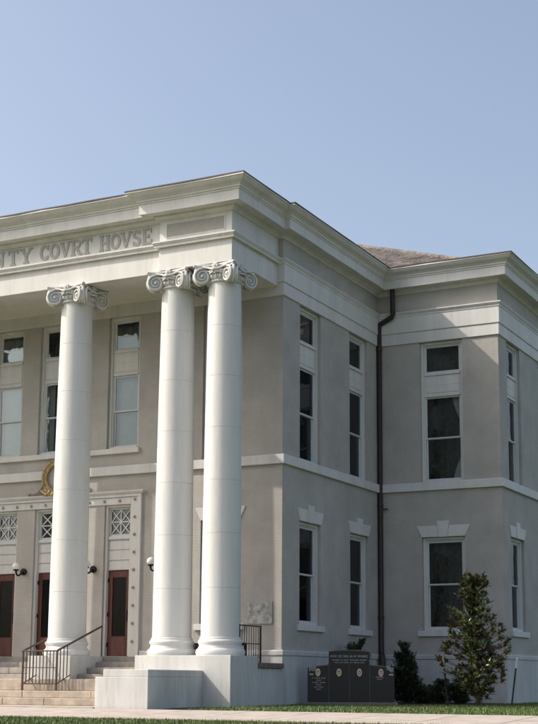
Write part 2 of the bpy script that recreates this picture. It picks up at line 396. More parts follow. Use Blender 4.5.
# portico entablature
XP = -0.137
PP = [(mx_(XP),0.0),(mx_(XP),-2.53),(mx_(-2.22),-2.53),(mx_(-2.22),-2.37),(-2.22,-2.37),(-2.22,-2.53),(XP,-2.53),(XP,0.0)]
MB().sweep(PP, [(-0.9,9.305),(0,9.305),(0,9.90),(-0.01,9.91),(-0.01,10.62),(-0.9,10.62)]).build('portico_beam', TRIM, ch, bevel=0.012)
PM = [(XL,16),(XL,0)] + PP + [(0,0),(0,L),(W,L),(W,16)]
MB().sweep(PM, [(-0.02,9.885),(0.085,9.885),(0.085,9.935),(0.10,9.945),(0.125,9.985),(0.135,9.99),(0.135,10.025),(-0.02,10.035)], jit=0.004, seed=6).build('taenia_moulding', TRIM, ch, bevel=0.003)
MB().sweep(PM, [(-0.3,10.59),(0.03,10.59),(0.04,10.62),(0.07,10.645),(0.11,10.66),(0.125,10.71),(0.335,10.735),(0.34,10.70),(0.375,10.70),(0.375,10.955),(0.40,10.965),(0.40,11.0),(0.43,11.01),(0.435,11.05),(0.48,11.09),(0.555,11.13),(0.60,11.175),(0.61,11.205),(0.64,11.21),(0.64,11.25),(-0.3,11.262)], jit=0.007, seed=4).build('cornice', TRIM, ch, bevel=0.004)
MB().sweep(PM, [(0.30,11.264),(0.652,11.252),(0.652,11.282),(0.30,11.290)], jit=0.006, seed=9).build('roof_drip_edge', EDGE, ch)
mb = MB(); mb.box(mx_(-0.9),-0.9,-1.75,-0.01,9.38,9.5); mb.build('portico_ceiling', CEIL, ch)
mb = MB(); mb.box(mx_(-0.5),-0.5,-2.2,0.6,10.9,11.22); mb.box(XL+0.2,-0.2,0.61,15.8,10.9,11.22); mb.box(-0.19,W-0.2,L+0.2,15.8,10.9,11.22); mb.build('roof_deck', EDGE, ch)
# hipped roofs
def hip(x0,x1,y0,y1,r,t,z):
    b = MB(); h = z+t*r
    b.add([(x0,y0,z),(x1,y0,z),(x1,y1,z),(x0,y1,z),(x0+r,y0+r,h),(x1-r,y0+r,h),(x1-r,y1-r,h),(x0+r,y1-r,h)],
          [(0,1,5,4),(1,2,6,5),(2,3,7,6),(3,0,4,7),(4,5,6,7),(0,3,2,1)]); return b
PT = 0.5
rf = hip(XL-3.5, 3.49, 6.56, 23.0, 7.6, PT, 11.24).build('roof', SHING, ch)
hip(XL+0.22, -0.22, 0.6, 16.5, 5.0, PT, 11.235).build('roof', SHING, ch)
sh = MB(); sl = math.hypot(1, PT); rng = random.Random(3)
for k in range(58):
    s0 = k*0.125; xr = 3.49 - s0; xx = -3.6 - rng.random()*0.3
    while xx < xr:
        x2 = min(xx + rng.uniform(0.2,0.36), xr); lift = rng.uniform(0.006,0.022)
        if x2-xx > 0.03:
            ya, yb = 6.56+s0-0.01, 6.56+s0+0.15; za, zb = 11.24+PT*(ya-6.56), 11.24+PT*(yb-6.56)
            sh.add([(xx,ya,za+lift+0.012),(x2-0.012,ya,za+lift+0.012),(x2-0.012,yb,zb+0.004),(xx,yb,zb+0.004),(xx,ya,za),(x2-0.012,ya,za)], [(0,1,2,3),(4,5,1,0),(4,0,3),(5,2,1)])
        xx = x2
tag(sh.build('shingle_courses', SHING, rf), kind='stuff')
hc = MB()
for k in range(34):
    r0 = k*0.22; hc.tube([(3.49-r0,6.56+r0,11.255+PT*r0),(3.49-r0-0.25,6.56+r0+0.25,11.27+PT*(r0+0.25))], 0.06, 6)
tag(hc.build('hip_ridge_tiles', SHING, rf), kind='stuff')

# ---------------------------------------------------------------- windows
def wframe(b, x0, x1, z0, z1, y0, y1, t):
    b.box(x0,x0+t,y0,y1,z0,z1); b.box(x1-t,x1,y0,y1,z0,z1); b.box(x0+t,x1-t,y0,y1,z1-t,z1); b.box(x0+t,x1-t,y0,y1,z0,z0+t); return b
def sash(parent, x0, x1, z0, z1, y, t=0.05):
    wframe(MB(), x0, x1, z0, z1, y, y+0.04, t).build('sash', SASH, parent, world=False, bevel=0.006)
    MB().box(x0+t-0.005,x1-t+0.005,y+0.016,y+0.022,z0+t-0.005,z1-t+0.005).build('pane', GLASS, parent, world=False)
def curtain(parent, x0, x1, z0, z1, y, material, name='curtain', amp=0.03, edge=None):
    b = MB(); n = 40
    pts = []
    for i in range(n+1):
        u = i/n; pts.append((x0+(x1-x0)*u, y+amp*math.sin(u*(x1-x0)*34+x0*5)))
    rows = 14
    for j in range(rows+1):
        z = z0+(z1-z0)*j/rows
        k = edge(j/rows) if edge else 1
        for (px,py) in pts: b.v.append((x0+(px-x0)*k if k >= 0 else x1+(px-x1)*(-k), py, z))
    for j in range(rows):
        for i in range(n): b.f.append((j*(n+1)+i, j*(n+1)+i+1, (j+1)*(n+1)+i+1, (j+1)*(n+1)+i))
    b.build(name, material, parent, world=False, smooth=True, fix=False)
def window(w_, h, kind, loc, rotz, dress='drape', z_sash=None):
    """origin: middle of the opening's foot on the outer wall face"""
    b = MB(); hw = w_/2; c = 0.075; yf, yb = 0.085, 0.25
    b.box(-hw+0.002,-hw+c,yf,yb,0.0,h-0.002); b.box(hw-c,hw-0.002,yf,yb,0.0,h-0.002); b.box(-hw+c,hw-c,yf,yb,h-c,h-0.002); b.box(-hw+c,hw-c,yf-0.02,yb,0.002,0.07)
    o = b.build('window', TRIM, ch, loc=loc, rotz=rotz, bevel=0.008)
    # inner stop moulding
    st = MB(); e = 0.035
    st.box(-hw+c,-hw+c+e,yf+0.05,yb-0.01,0.071,h-c-0.001); st.box(hw-c-e,hw-c,yf+0.05,yb-0.01,0.071,h-c-0.001); st.box(-hw+c+e,hw-c-e,yf+0.05,yb-0.01,h-c-e,h-c-0.001)
    st.build('stop_moulding', TRIM, o, world=False)
    x0, x1 = -hw+c+e, hw-c-e
    if kind == 'upper':
        ts = h - (9.05-7.42); tp = h - (9.05-8.13)
        m = MB(); m.box(x0,x1,0.13,0.17,ts,tp); m.box(x0+0.02,x1-0.02,0.115,0.13,ts+0.12,tp-0.12)
        m.build('spandrel_panel', TRIM, o, world=False, bevel=0.006)
        m = MB(); m.box(x0,x1,0.095,0.13,ts,ts+0.06); m.box(x0,x1,0.09,0.13,tp-0.07,tp+0.01); m.box(x0,x1,0.11,0.13,(ts+tp)/2-0.012,(ts+tp)/2+0.012)
        m.build('panel_moulding', TRIM, o, world=False, bevel=0.005)
        sash(o, x0, x1, tp+0.012, h-c-e-0.002, 0.15, 0.045)
        top = ts
    else: top = h-c-e
    mid = 0.07+(top-0.07)*0.5
    sash(o, x0, x1, mid-0.02, top-0.002, 0.15, 0.045); sash(o, x0+0.001, x1-0.001, 0.072, mid+0.02, 0.193, 0.045)
    hh = h-0.05
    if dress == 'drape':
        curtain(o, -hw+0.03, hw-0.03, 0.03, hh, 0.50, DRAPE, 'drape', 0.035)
    elif dress == 'reflection':
        curtain(o, -hw+0.03, hw-0.03, 0.03, hh, 0.42, REFLECT, 'reflection_sheet', 0.025)  # added pleated sheet, its tone stands in for reflections in the side panes
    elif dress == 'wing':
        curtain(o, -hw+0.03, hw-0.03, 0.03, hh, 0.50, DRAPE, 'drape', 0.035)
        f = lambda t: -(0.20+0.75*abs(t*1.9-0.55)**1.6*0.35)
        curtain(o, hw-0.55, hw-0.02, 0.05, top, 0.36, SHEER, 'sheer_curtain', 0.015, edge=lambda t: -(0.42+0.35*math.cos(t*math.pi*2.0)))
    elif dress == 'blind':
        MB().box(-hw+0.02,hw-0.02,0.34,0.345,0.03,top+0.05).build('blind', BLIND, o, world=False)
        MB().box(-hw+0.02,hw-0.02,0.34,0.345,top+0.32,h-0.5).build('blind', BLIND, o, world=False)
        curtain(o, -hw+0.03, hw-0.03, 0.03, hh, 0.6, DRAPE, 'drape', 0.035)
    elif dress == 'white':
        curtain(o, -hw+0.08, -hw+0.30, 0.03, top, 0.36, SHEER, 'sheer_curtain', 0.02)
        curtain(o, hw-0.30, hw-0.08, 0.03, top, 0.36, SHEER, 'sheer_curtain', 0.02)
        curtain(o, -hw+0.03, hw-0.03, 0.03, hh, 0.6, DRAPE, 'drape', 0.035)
    return o
def lower_trim(cx, w_, frame_rot, base):
    """flat arch lintel with keystone, and sill; local x along wall, y outward negative"""
    hw = w_/2; d = 0.028
    a, b_ = hw+0.0, hw+0.155
    lin = base('lintel', MB().prism([(-a,3.312),(-0.135,3.312),(-0.175,3.635),(-b_,3.635)], -d, 0.05).prism([(0.135,3.312),(a,3.312),(b_,3.635),(0.175,3.635)], -d, 0.05))
    base('keystone', MB().prism([(-0.133,3.305),(0.133,3.305),(0.186,3.765),(-0.186,3.765)], -d-0.022, 0.05))
    base('sill', MB().box(-hw-0.14,hw+0.14,-0.075,0.11,0.50,0.655))
def low_set(cx, cy, rotz, w_, dress):
    window(w_, LO1-LO0, 'lower', (cx,cy,LO0), rotz, dress)
    def base(nm, m): return m.build(nm, TRIM, ch, loc=(cx,cy,0), rotz=rotz, bevel=0.008)
    lower_trim(0, w_, rotz, base)
def up_set(cx, cy, rotz, w_, dress, z0=UP0): window(w_, UP1-z0, 'upper', (cx,cy,z0), rotz, dress)
low_set(DC, 0, 0, DW, 'drape'); up_set(DC, 0, 0, DW, 'drape')
low_set(mx_(DC), 0, 0, DW, 'drape'); up_set(mx_(DC), 0, 0, DW, 'drape')
for i, (a, b) in enumerate(sw):
    low_set(0, (a+b)/2, R(90), b-a, 'reflection'); up_set(0, (a+b)/2, R(90), b-a, 'reflection')
low_set((ww[0]+ww[1])/2, L, 0, ww[1]-ww[0], 'drape'); up_set((ww[0]+ww[1])/2, L, 0, ww[1]-ww[0], 'wing')
for a, b in wsw: low_set(W, (a+b)/2, R(90), b-a, 'reflection'); up_set(W, (a+b)/2, R(90), b-a, 'reflection')
for (a, b), dr in zip(trip, ('blind','white','blind')): up_set((a+b)/2, 0, 0, b-a, dr, 5.38)
MB().box(-9.36,-4.27,-0.085,0.10,5.235,5.378).build('sill', TRIM, ch, bevel=0.01)

# ---------------------------------------------------------------- door surround
mb = MB()
mb.box(-4.49,-4.24,-0.03,0.34,-0.18,4.05); mb.box(mx_(-4.24),mx_(-4.49),-0.03,0.34,-0.18,4.05); mb.box(mx_(-4.49),-4.49,-0.031,0.34,3.86,4.05)
ds = mb.build('door_surround', TRIM, ch, bevel=0.008)
mb = MB(); mb.box(-4.238,-4.14,-0.075,0.02,-0.178,4.125); mb.box(mx_(-4.14),mx_(-4.238),-0.075,0.02,-0.178,4.125); mb.box(mx_(-4.238),-4.238,-0.072,0.0,4.052,4.125)
mb.build('outer_moulding', TRIM, ds, bevel=0.012)
MB().sweep([(mx_(-4.14),0.0),(mx_(-4.14),-0.05),(-4.14,-0.05),(-4.14,0.0)], [(-0.04,4.126),(0.03,4.126),(0.05,4.15),(0.075,4.17),(0.085,4.20),(0.085,4.215),(-0.04,4.225)]).build('hood_moulding', TRIM, ds, bevel=0.004)
def rosette(x, z):
    b = MB(); n = 20; 
    for r, d in ((0.042,0.016),(0.030,0.030)):
        b.prism([(x+r*math.cos(2*math.pi*k/n), z+r*math.sin(2*math.pi*k/n)) for k in range(n)], -0.032-d, -0.0305)
    for k in range(8):
        a = 2*math.pi*k/8; b.ball((x+0.023*math.cos(a),-0.060,z+0.023*math.sin(a)),0.012,0.008,0.012,6,4)
    b.ball((x,-0.066,z),0.014,0.014,0.014,8,6)
    b.build('rosette', PANEL, ds)
z = 3.975
while z > 0.0:
    rosette(-4.36, z); rosette(mx_(-4.36), z); z -= 0.4675
for k in range(1,10): rosette(-4.36-k*0.484, 3.955)
# brick piers between the doors
for a, b in ((-5.92,-5.34),(-8.22,-7.64)):
    MB().box(a,b,0.0,0.33,-0.17,3.859).build('door_pier', WALL, ch)
def doorway(x0, x1, leaves):
    cx = (x0+x1)/2
    # reveal casing
    b = MB(); b.box(x0+0.002,x0+0.07,0.06,0.34,-0.175,3.855); b.box(x1-0.07,x1-0.002,0.06,0.34,-0.175,3.855); b.box(x0+0.07,x1-0.07,0.06,0.34,3.80,3.855)
    fr = b.build('door_frame', TRIM, ch, bevel=0.006)
    a, c = x0+0.07, x1-0.07
    # transom light with crossed bars
    wframe(MB(), a, c, 3.03, 3.80, 0.15, 0.22, 0.055).build('transom_frame', SASH, fr, bevel=0.006)
    MB().box(a+0.05,c-0.05,0.195,0.20,3.08,3.75).build('pane', GLASS, fr)
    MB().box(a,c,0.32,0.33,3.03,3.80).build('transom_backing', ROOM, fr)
    n = 1 if leaves == 1 else 2
    g = MB(); xa, xb, za, zb = a+0.056, c-0.056, 3.086, 3.744
    for k in range(n):
        u0 = xa+(xb-xa)*k/n; u1 = xa+(xb-xa)*(k+1)/n; um = (u0+u1)/2; zm = (za+zb)/2
        for (p, q_, r_, s_) in ((u0,um,za,zm),(um,u1,za,zm),(u0,um,zm,zb),(um,u1,zm,zb)):
            g.ribbon([(p,r_),(q_,s_)],0.028,0.168,0.186); g.ribbon([(p,s_),(q_,r_)],0.028,0.170,0.188)
        g.ribbon([(um,za),(um,zb)],0.03,0.164,0.19)
        if k: g.ribbon([(u0,za),(u0,zb)],0.045,0.162,0.19)
    g.ribbon([(xa,(za+zb)/2),(xb,(za+zb)/2)],0.03,0.162,0.191)
    g.build('grille', TRIM, fr)
    # panel over door
    pn = MB(); pn.box(a,c,0.16,0.24,2.12,3.03)
    pn.build('over_panel', TRIM, fr, bevel=0.004)
    for z0, z1 in ((2.13,2.36),(2.39,2.64),(2.67,2.90)):
        MB().box(a+0.01,c-0.01,0.135,0.16,z0,z1).build('panel_board', TRIM, fr, bevel=0.01)
    MB().box(a-0.005,c+0.005,0.10,0.16,2.94,3.03).build('transom_bar', TRIM, fr, bevel=0.012)
    # leaves
    wl_ = (c-a)/leaves
    for k in range(leaves):
        u0, u1 = a+wl_*k+0.004, a+wl_*(k+1)-0.004; z0, z1 = -0.14, 2.10
        d = MB(); st = 0.12
        d.box(u0,u0+st,0.17,0.22,z0,z1); d.box(u1-st,u1,0.17,0.22,z0,z1); d.box(u0+st,u1-st,0.17,0.22,z1-0.15,z1); d.box(u0+st,u1-st,0.17,0.22,z0,z0+0.50)
        dr = d.build('door', DOORW, ch, bevel=0.008)
        wframe(MB(), u0+st-0.004, u1-st+0.004, z0+0.496, z1-0.146, 0.166, 0.20, 0.02).build('glazing_bead', DOORW, dr)
        MB().box(u0+st,u1-st,0.19,0.20,z0+0.5,z1-0.15).build('glass', DGLASS, dr)
        hx = u1-0.05 if k == 0 else u0+0.05
        MB().tube([(hx,0.17,0.75),(hx,0.10,0.77),(hx,0.09,0.90),(hx,0.10,1.03),(hx,0.17,1.05)],0.014,6).box(hx-0.03,hx+0.03,0.16,0.171,0.70,1.10).build('handle', BLACK, dr)
        ex = u0 if k == 0 else u1
        for zz in (0.15,0.95,1.85): MB().box(ex-0.02,ex+0.025,0.14,0.17,zz-0.05,zz+0.06).build('hinge', BLACK, dr)
    MB().box(x0-0.02,x1+0.02,-0.05,0.3,-0.178,-0.145).build('threshold', GREYST, ch)
doorway(-5.34,-4.49,1); doorway(-7.64,-5.92,2); doorway(mx_(-4.49),mx_(-5.34),1)

# ---------------------------------------------------------------- inscription and panel
ins = MB().box(-11.2,-2.24,-2.362,-2.355,10.07,10.58).build('inscription', TRIM, ch)
def glyph(ch_):
    """strokes in a unit-high box: list of (points, closed); returns width and strokes"""
    t = 0.17; s = 0.09
    def arc(cx, cz, rx, rz, a0, a1, n=18): return [(cx+rx*math.cos(R(a0+(a1-a0)*i/n)), cz+rz*math.sin(R(a0+(a1-a0)*i/n))) for i in range(n+1)]
    sf = lambda x, z, h=0.15: ([(x-h,z),(x+h,z)], s)
    lo, hi = s/2, 1-s/2
    if ch_ == 'T': return 0.80, [([(0.40,0),(0.40,1)],t),([(0.02,1-0.06),(0.78,1-0.06)],0.12),([(0.06,0.72),(0.06,1)],0.08),([(0.74,0.72),(0.74,1)],0.08),sf(0.40,lo,0.2)]
    if ch_ == 'Y': return 0.92, [([(0.16,0.97),(0.46,0.45)],t),([(0.76,0.97),(0.46,0.45)],0.12),([(0.46,0),(0.46,0.5)],t),sf(0.46,lo,0.19),sf(0.17,hi,0.16),sf(0.76,hi,0.15)]
    if ch_ == 'C': return 0.78, [(arc(0.42,0.5,0.31,0.42,45,315,26),t),([(0.68,0.66),(0.68,0.97)],0.08),([(0.68,0.06),(0.68,0.30)],0.07)]
    if ch_ == 'O': return 0.82, [(arc(0.41,0.5,0.32,0.42,0,345,23),t,True)]
    if ch_ == 'V': return 0.90, [([(0.15,0.97),(0.46,0.04)],t),([(0.76,0.97),(0.44,0.04)],0.11),sf(0.16,hi,0.17),sf(0.76,hi,0.15)]
    if ch_ == 'R': return 0.90, [([(0.20,0),(0.20,1)],t),([(0.2,0.94),(0.5,0.94)]+arc(0.50,0.73,0.20,0.21,90,-90,12)+[(0.2,0.52)],0.13),([(0.44,0.52),(0.72,0.05)],t),sf(0.20,lo,0.19),([(0.06,hi),(0.3,hi)],s),sf(0.78,lo,0.12)]
    if ch_ == 'H': return 0.92, [([(0.20,0),(0.20,1)],t),([(0.72,0),(0.72,1)],t),([(0.2,0.5),(0.72,0.5)],0.12),sf(0.20,lo,0.18),sf(0.20,hi,0.18),sf(0.72,lo,0.18),sf(0.72,hi,0.18)]
    if ch_ == 'S': return 0.72, [(arc(0.36,0.73,0.23,0.20,25,255,16)+arc(0.36,0.29,0.24,0.22,80,-155,18),0.16),([(0.60,0.72),(0.60,0.97)],0.07),([(0.11,0.03),(0.11,0.28)],0.07)]
    if ch_ == 'E': return 0.82, [([(0.20,0),(0.20,1)],t),([(0.06,0.945),(0.70,0.945)],0.11),([(0.06,0.055),(0.74,0.055)],0.11),([(0.2,0.51),(0.55,0.51)],0.11),([(0.68,0.72),(0.68,1)],0.08),([(0.72,0),(0.72,0.28)],0.08),([(0.53,0.39),(0.53,0.63)],0.07)]
    if ch_ == 'N': return 0.95, [([(0.18,0),(0.18,1)],0.12),([(0.77,0),(0.77,1)],0.12),([(0.16,0.96),(0.79,0.04)],t),sf(0.18,lo,0.16),sf(0.15,hi,0.15),sf(0.77,hi,0.16)]
letters = [('C',-8.66,-8.36),('O',-8.30,-8.00),('V',-7.97,-7.62),('N',-7.56,-7.17),('T',-7.06,-6.72),('Y',-6.68,-6.24),('C',-6.02,-5.72),('O',-5.69,-5.39),('V',-5.37,-5.03),('R',-5.03,-4.67),('T',-4.69,-4.36),
           ('H',-4.14,-3.80),('O',-3.79,-3.49),('V',-3.50,-3.14),('S',-3.13,-2.87),('E',-2.85,-2.52)]
for c_, a, b in letters:
    wd, st = glyph(c_); sx = (b-a)/wd; H0, H = 10.115, 0.415
    g = MB(); d = 0.0
    for item in st:
        pts, t = item[0], item[1]; closed = len(item) > 2
        d += 0.0008
        g.ribbon([(a+x*sx, H0+zz*H) for x, zz in pts], t*(H+sx)/2*1.18, -2.378-d, -2.3625, closed)
    g.build('letter', GREY, ins)
mb = MB(); mb.box(-2.0,-0.36,-2.524,-2.50,10.15,10.49); pn = mb.build('frieze_panel', PANEL, ch)
wframe(MB(), -2.03,-0.33,10.12,10.52,-2.532,-2.50,0.032).build('panel_edge', TRIM, pn, bevel=0.006)
mb = MB(); mb.box(mx_(-0.36),mx_(-2.0),-2.524,-2.50,10.15,10.49); pn = mb.build('frieze_panel', PANEL, ch)
wframe(MB(), mx_(-0.33),mx_(-2.03),10.12,10.52,-2.532,-2.50,0.032).build('panel_edge', TRIM, pn, bevel=0.006)

# ---------------------------------------------------------------- columns
YC = -2.05
cols = [-4.985,-1.925,-0.585]
ZF = -0.18
def spiral(b, cx, cz, y0, sgn, r0=0.17, turns=2.1, th=0.027):
    pts = []; n = 52
    for i in range(n+1):
        u = i/n; a = R(90) - sgn*u*turns*2*math.pi; r = r0*(1-u)**0.82+0.028
        pts.append((cx+r*math.cos(a), y0, cz+r*math.sin(a)))
    b.tube(pts, [th*(1-0.5*i/n) for i in range(n+1)], 6)
def make_capital_parts(col):
    # abacus: concave-sided slab with clipped corners
    def ab(half, dep, z0, z1):
        pts = []; n = 10
        for k in range(4):
            a = k*math.pi/2
            for i in range(n+1):
                u = -1+2*i/n; x = u*half; y = -(half - dep*(1-u*u)) 
                if i == 0: x += 0.05; 
                if i == n: x -= 0.05
                pts.append((x*math.cos(a)-y*math.sin(a), x*math.sin(a)+y*math.cos(a)))
        return pts
    b = MB(); b.slab(ab(0.60,0.135,0,0), 9.24, 9.29); b.slab(ab(0.565,0.13,0,0), 9.19, 9.239); b.box(-0.42,0.42,-0.42,0.42,9.291,9.32)
    b.build('abacus', COLW, col, world=False, bevel=0.01)
    # echinus with egg and dart, astragal, bell
    b = MB(); b.lathe([(0.40,8.80),(0.405,8.86),(0.41,8.90),(0.445,8.95),(0.47,9.00),(0.455,9.05),(0.42,9.08),(0.41,9.189)], 48)
    b.lathe([(0.40,8.845),(0.435,8.85),(0.448,8.868),(0.435,8.886),(0.40,8.89)], 48)
    for k in range(24):
        a = 2*math.pi*k/24; b.ball((0.462*math.cos(a),0.462*math.sin(a),8.985),0.036,0.036,0.055,8,6)
        a2 = a+math.pi/24; b.ball((0.474*math.cos(a2),0.474*math.sin(a2),8.98),0.010,0.010,0.05,5,4)
    for k in range(48):
        a = 2*math.pi*k/48; b.ball((0.447*math.cos(a),0.447*math.sin(a),8.868),0.019,0.019,0.019,6,4)
    b.build('echinus', COLW, col, world=False, smooth='auto')
    # angle volutes: a pair of scroll faces on each diagonal
    for k in range(4):
        A = R(45)+k*math.pi/2
        b = MB()
        for sg in (-1, 1):
            t = MB(); cx, cz = 0.585, 8.985
            n = 28
            disc = [(cx+0.196*math.cos(2*math.pi*i/n), cz+0.196*math.sin(2*math.pi*i/n)) for i in range(n)]
            yo = -0.072*sg
            t.prism(disc, yo+0.03*sg, 0.0)
            spiral(t, cx, cz, yo, 1); t.ball((cx,yo+0.01*sg,cz),0.04,0.04,0.04,10,6)
            # band running back to the bell under the abacus
            t.tube([(cx,yo,cz+0.232),(cx-0.12,yo*1.5,cz+0.21),(cx-0.24,yo*2.6,cz+0.165),(cx-0.30,yo*4.0,cz+0.14)], [0.03,0.03,0.026,0.02], 6)
            t.tube([(cx-0.18,yo*1.1,cz+0.06),(cx-0.22,yo*2.0,cz+0.08),(cx-0.27,yo*3.4,cz+0.09)], 0.022, 6)
            # swing each face a little away from the diagonal
            an = sg*R(18)
            px, py = 0.80, 0.0
            for i, v in enumerate(t.v):
                x, y = v[0]-px, v[1]-py
                t.v[i] = (px+x*math.cos(an)-y*math.sin(an), py+x*math.sin(an)+y*math.cos(an), v[2])
            b.add(t.v, t.f)
        # leaf along the outer rim
        b.tube([(0.76,0,9.0),(0.77,0,9.08),(0.755,0,9.15),(0.73,0,9.19)], [0.034,0.036,0.036,0.034], 8)
        b.tube([(0.76,0,9.01),(0.745,0,8.91),(0.70,0,8.83),(0.63,0,8.80)], [0.034,0.034,0.03,0.024], 8)
        b.v = [(x*math.cos(A)-y*math.sin(A), x*math.sin(A)+y*math.cos(A), z) for x,y,z in b.v]
        b.build('volute', COLW, col, world=False, smooth='auto')
    # flower and leaves in the middle of each side
    for k in range(4):
        A = k*math.pi/2; b = MB()
        for j in range(7):
            a = 2*math.pi*j/7; b.ball((0.055*math.cos(a),-0.50,9.225+0.055*math.sin(a)),0.042,0.04,0.042,8,6)
        b.ball((0,-0.535,9.225),0.03)
        for j in (-2,-1,1,2):
            b.ball((j*0.075,-0.475,9.13-abs(j)*0.012),0.032,0.035,0.065,8,6)
        b.ball((0,-0.485,9.12),0.036,0.036,0.07,8,6)
        for sg in (-1,1):
            b.tube([(sg*0.05,-0.49,9.16),(sg*0.17,-0.47,9.10),(sg*0.27,-0.455,9.13),(sg*0.33,-0.45,9.19)],[0.03,0.032,0.026,0.015],6)
        b.v = [(x*math.cos(A)-y*math.sin(A), x*math.sin(A)+y*math.cos(A), z) for x,y,z in b.v]
        b.build('flower_ornament', COLW, col, world=False, smooth='auto')
def shaft_r(z):
    u = (z-0.25)/(8.82-0.25); return 0.472-0.066*max(0,u)**1.55
def make_column(x):
    # the column itself is its base; drums and capital are its pieces
    prof = [(0.30,0.0),(0.565,0.0),(0.575,0.015),(0.585,0.05),(0.588,0.085),(0.575,0.13),(0.555,0.155),(0.53,0.165),(0.53,0.18),(0.515,0.20),(0.505,0.235),(0.515,0.262),(0.525,0.268),(0.525,0.28),(0.537,0.295),(0.54,0.32),(0.53,0.35),(0.515,0.362),(0.50,0.368),(0.50,0.40),(0.485,0.43),(0.30,0.43)]
    col = MB().lathe([(r,z+ZF) for r,z in prof], 64).build('column', COLW, ch, loc=(x,YC,0), smooth='auto')
    js = [0.25,1.40,2.69,3.965,5.24,6.51,7.765,8.82]
    for a, b in zip(js, js[1:]):
        n = 8; pr = [(0.2,a+0.001),(shaft_r(a)-0.005,a+0.001),(shaft_r(a),a+0.003)]
        pr += [(shaft_r(a+(b-a)*i/n), a+(b-a)*i/n) for i in range(1,n)]
        pr += [(shaft_r(b),b-0.003),(shaft_r(b)-0.005,b-0.0008),(0.2,b-0.0008)]
        MB().lathe(pr, 72).build('drum', COLW, col, world=False, smooth='auto')
    make_capital_parts(col)
    return col
c0 = make_column(cols[0])
for x in [cols[1], cols[2]] + [mx_(x) for x in cols]:
    c = copy_tree(c0); c.location.x = x
# ---------------------------------------------------------------- plinths, floor, steps
b = MB(); b.box(-2.54,0.06,-2.72,-1.365,-1.65,-0.182); b.box(-2.54,-0.75,-1.3645,0.0,-1.65,-0.183); b.box(-0.749,0.059,-1.364,-0.06,-1.65,-0.462)
b.build('portico_plinth', BASE, ch, bevel=0.012)
MB().box(-0.748,0.115,-1.36,-0.08,-0.46,-0.335).build('landing_slab', BROWNST, ch, bevel=0.012)
b = MB(); b.box(mx_(0.06),mx_(-2.54),-2.72,0.0,-1.65,-0.182); b.build('portico_plinth', BASE, ch, bevel=0.012)
for a in (-5.66, mx_(-4.39)):
    MB().box(a,a+1.27,-2.72,-1.30,-1.65,-0.182).build('column_pedestal', BASE, ch, bevel=0.012)
MB().box(mx_(-2.54)+0.002,-2.542,-1.29,0.0,-1.0,-0.183).build('portico_floor', CONC, ch)
# inner flights between pedestals
gaps = [(-4.388,-2.542),(mx_(-4.39)+1.272,-5.662),(mx_(-2.54)+0.002,mx_(-4.39)-0.002)]
for a, b_ in gaps:
    n = max(1, round((b_-a)/1.25))
    for (yf, zt) in ((-2.41,-0.62),(-2.0,-0.46),(-1.62,-0.32),(-1.32,-0.181)):
        for k in range(n):
            x0 = a+(b_-a)*k/n; x1 = a+(b_-a)*(k+1)/n
            MB().box(x0+0.003,x1-0.003,yf,yf+0.5 if zt < -0.3 else -1.288,zt-0.15,zt).build('step_stone', GREYST, ch, bevel=0.01)
# outer wide steps, laid in stones
rng = random.Random(5)
for (yf, yb2, zt, zb) in ((-3.0,-1.95,-0.742,-1.02),(-3.55,-2.95,-1.02,-1.185),(-3.95,-3.45,-1.185,-1.35),(-4.35,-3.85,-1.35,-1.52)):
    x = mx_(-2.04)
    while x < -2.06:
        x2 = min(-2.04, x + rng.uniform(1.2,2.0))
        if -2.04-x2 < 0.6: x2 = -2.04
        MB().box(x+0.004,x2-0.004,yf+rng.uniform(-0.006,0.006),yb2,zb,zt+rng.uniform(-0.003,0.001)).build('step_stone', STONE, ch, bevel=0.014)
        x = x2
# cheek blocks beside the steps
for m_ in (0, 1):
    f = (lambda x: mx_(x)) if m_ else (lambda x: x)
    xs_ = sorted((f(-2.03), f(-0.66))); xu = sorted((f(-1.84), f(-0.672)))
    cb = MB().box(xs_[0],xs_[1],-5.11,-2.722,-1.75,-0.69).build('cheek_block', BASE, ch, bevel=0.012)
    MB().box(xu[0],xu[1],-5.09,-2.722,-0.689,-0.53).build('coping', BASE, cb, bevel=0.012)

# ---------------------------------------------------------------- downpipe
pr = 0.075
b = MB(); b.tube([(0.56,6.12,10.72),(0.56,6.14,9.98),(0.52,6.16,9.88),(0.12,6.22,9.72),(0.075,6.235,9.62),(0.075,6.235,0.10),(0.10,6.20,0.0),(0.16,6.08,-0.06)], pr, 10)
dp = b.build('downpipe', PIPE, ch, smooth='auto')
for zz in (8.9,4.25,1.0): MB().lathe([(0.075,0),(0.09,0.0),(0.09,0.09),(0.075,0.09)],12,(0.075,6.235,zz)).build('pipe_collar', PIPE, dp)
MB().box(0.0,0.30,6.20,6.28,4.16,4.19).build('pipe_bracket', IRON, dp)
MB().tube([(0.14,6.10,-0.02),(0.19,6.02,-0.16),(0.20,6.0,-1.34)], 0.095, 10).build('drain_boot', PIPE, dp, smooth='auto')

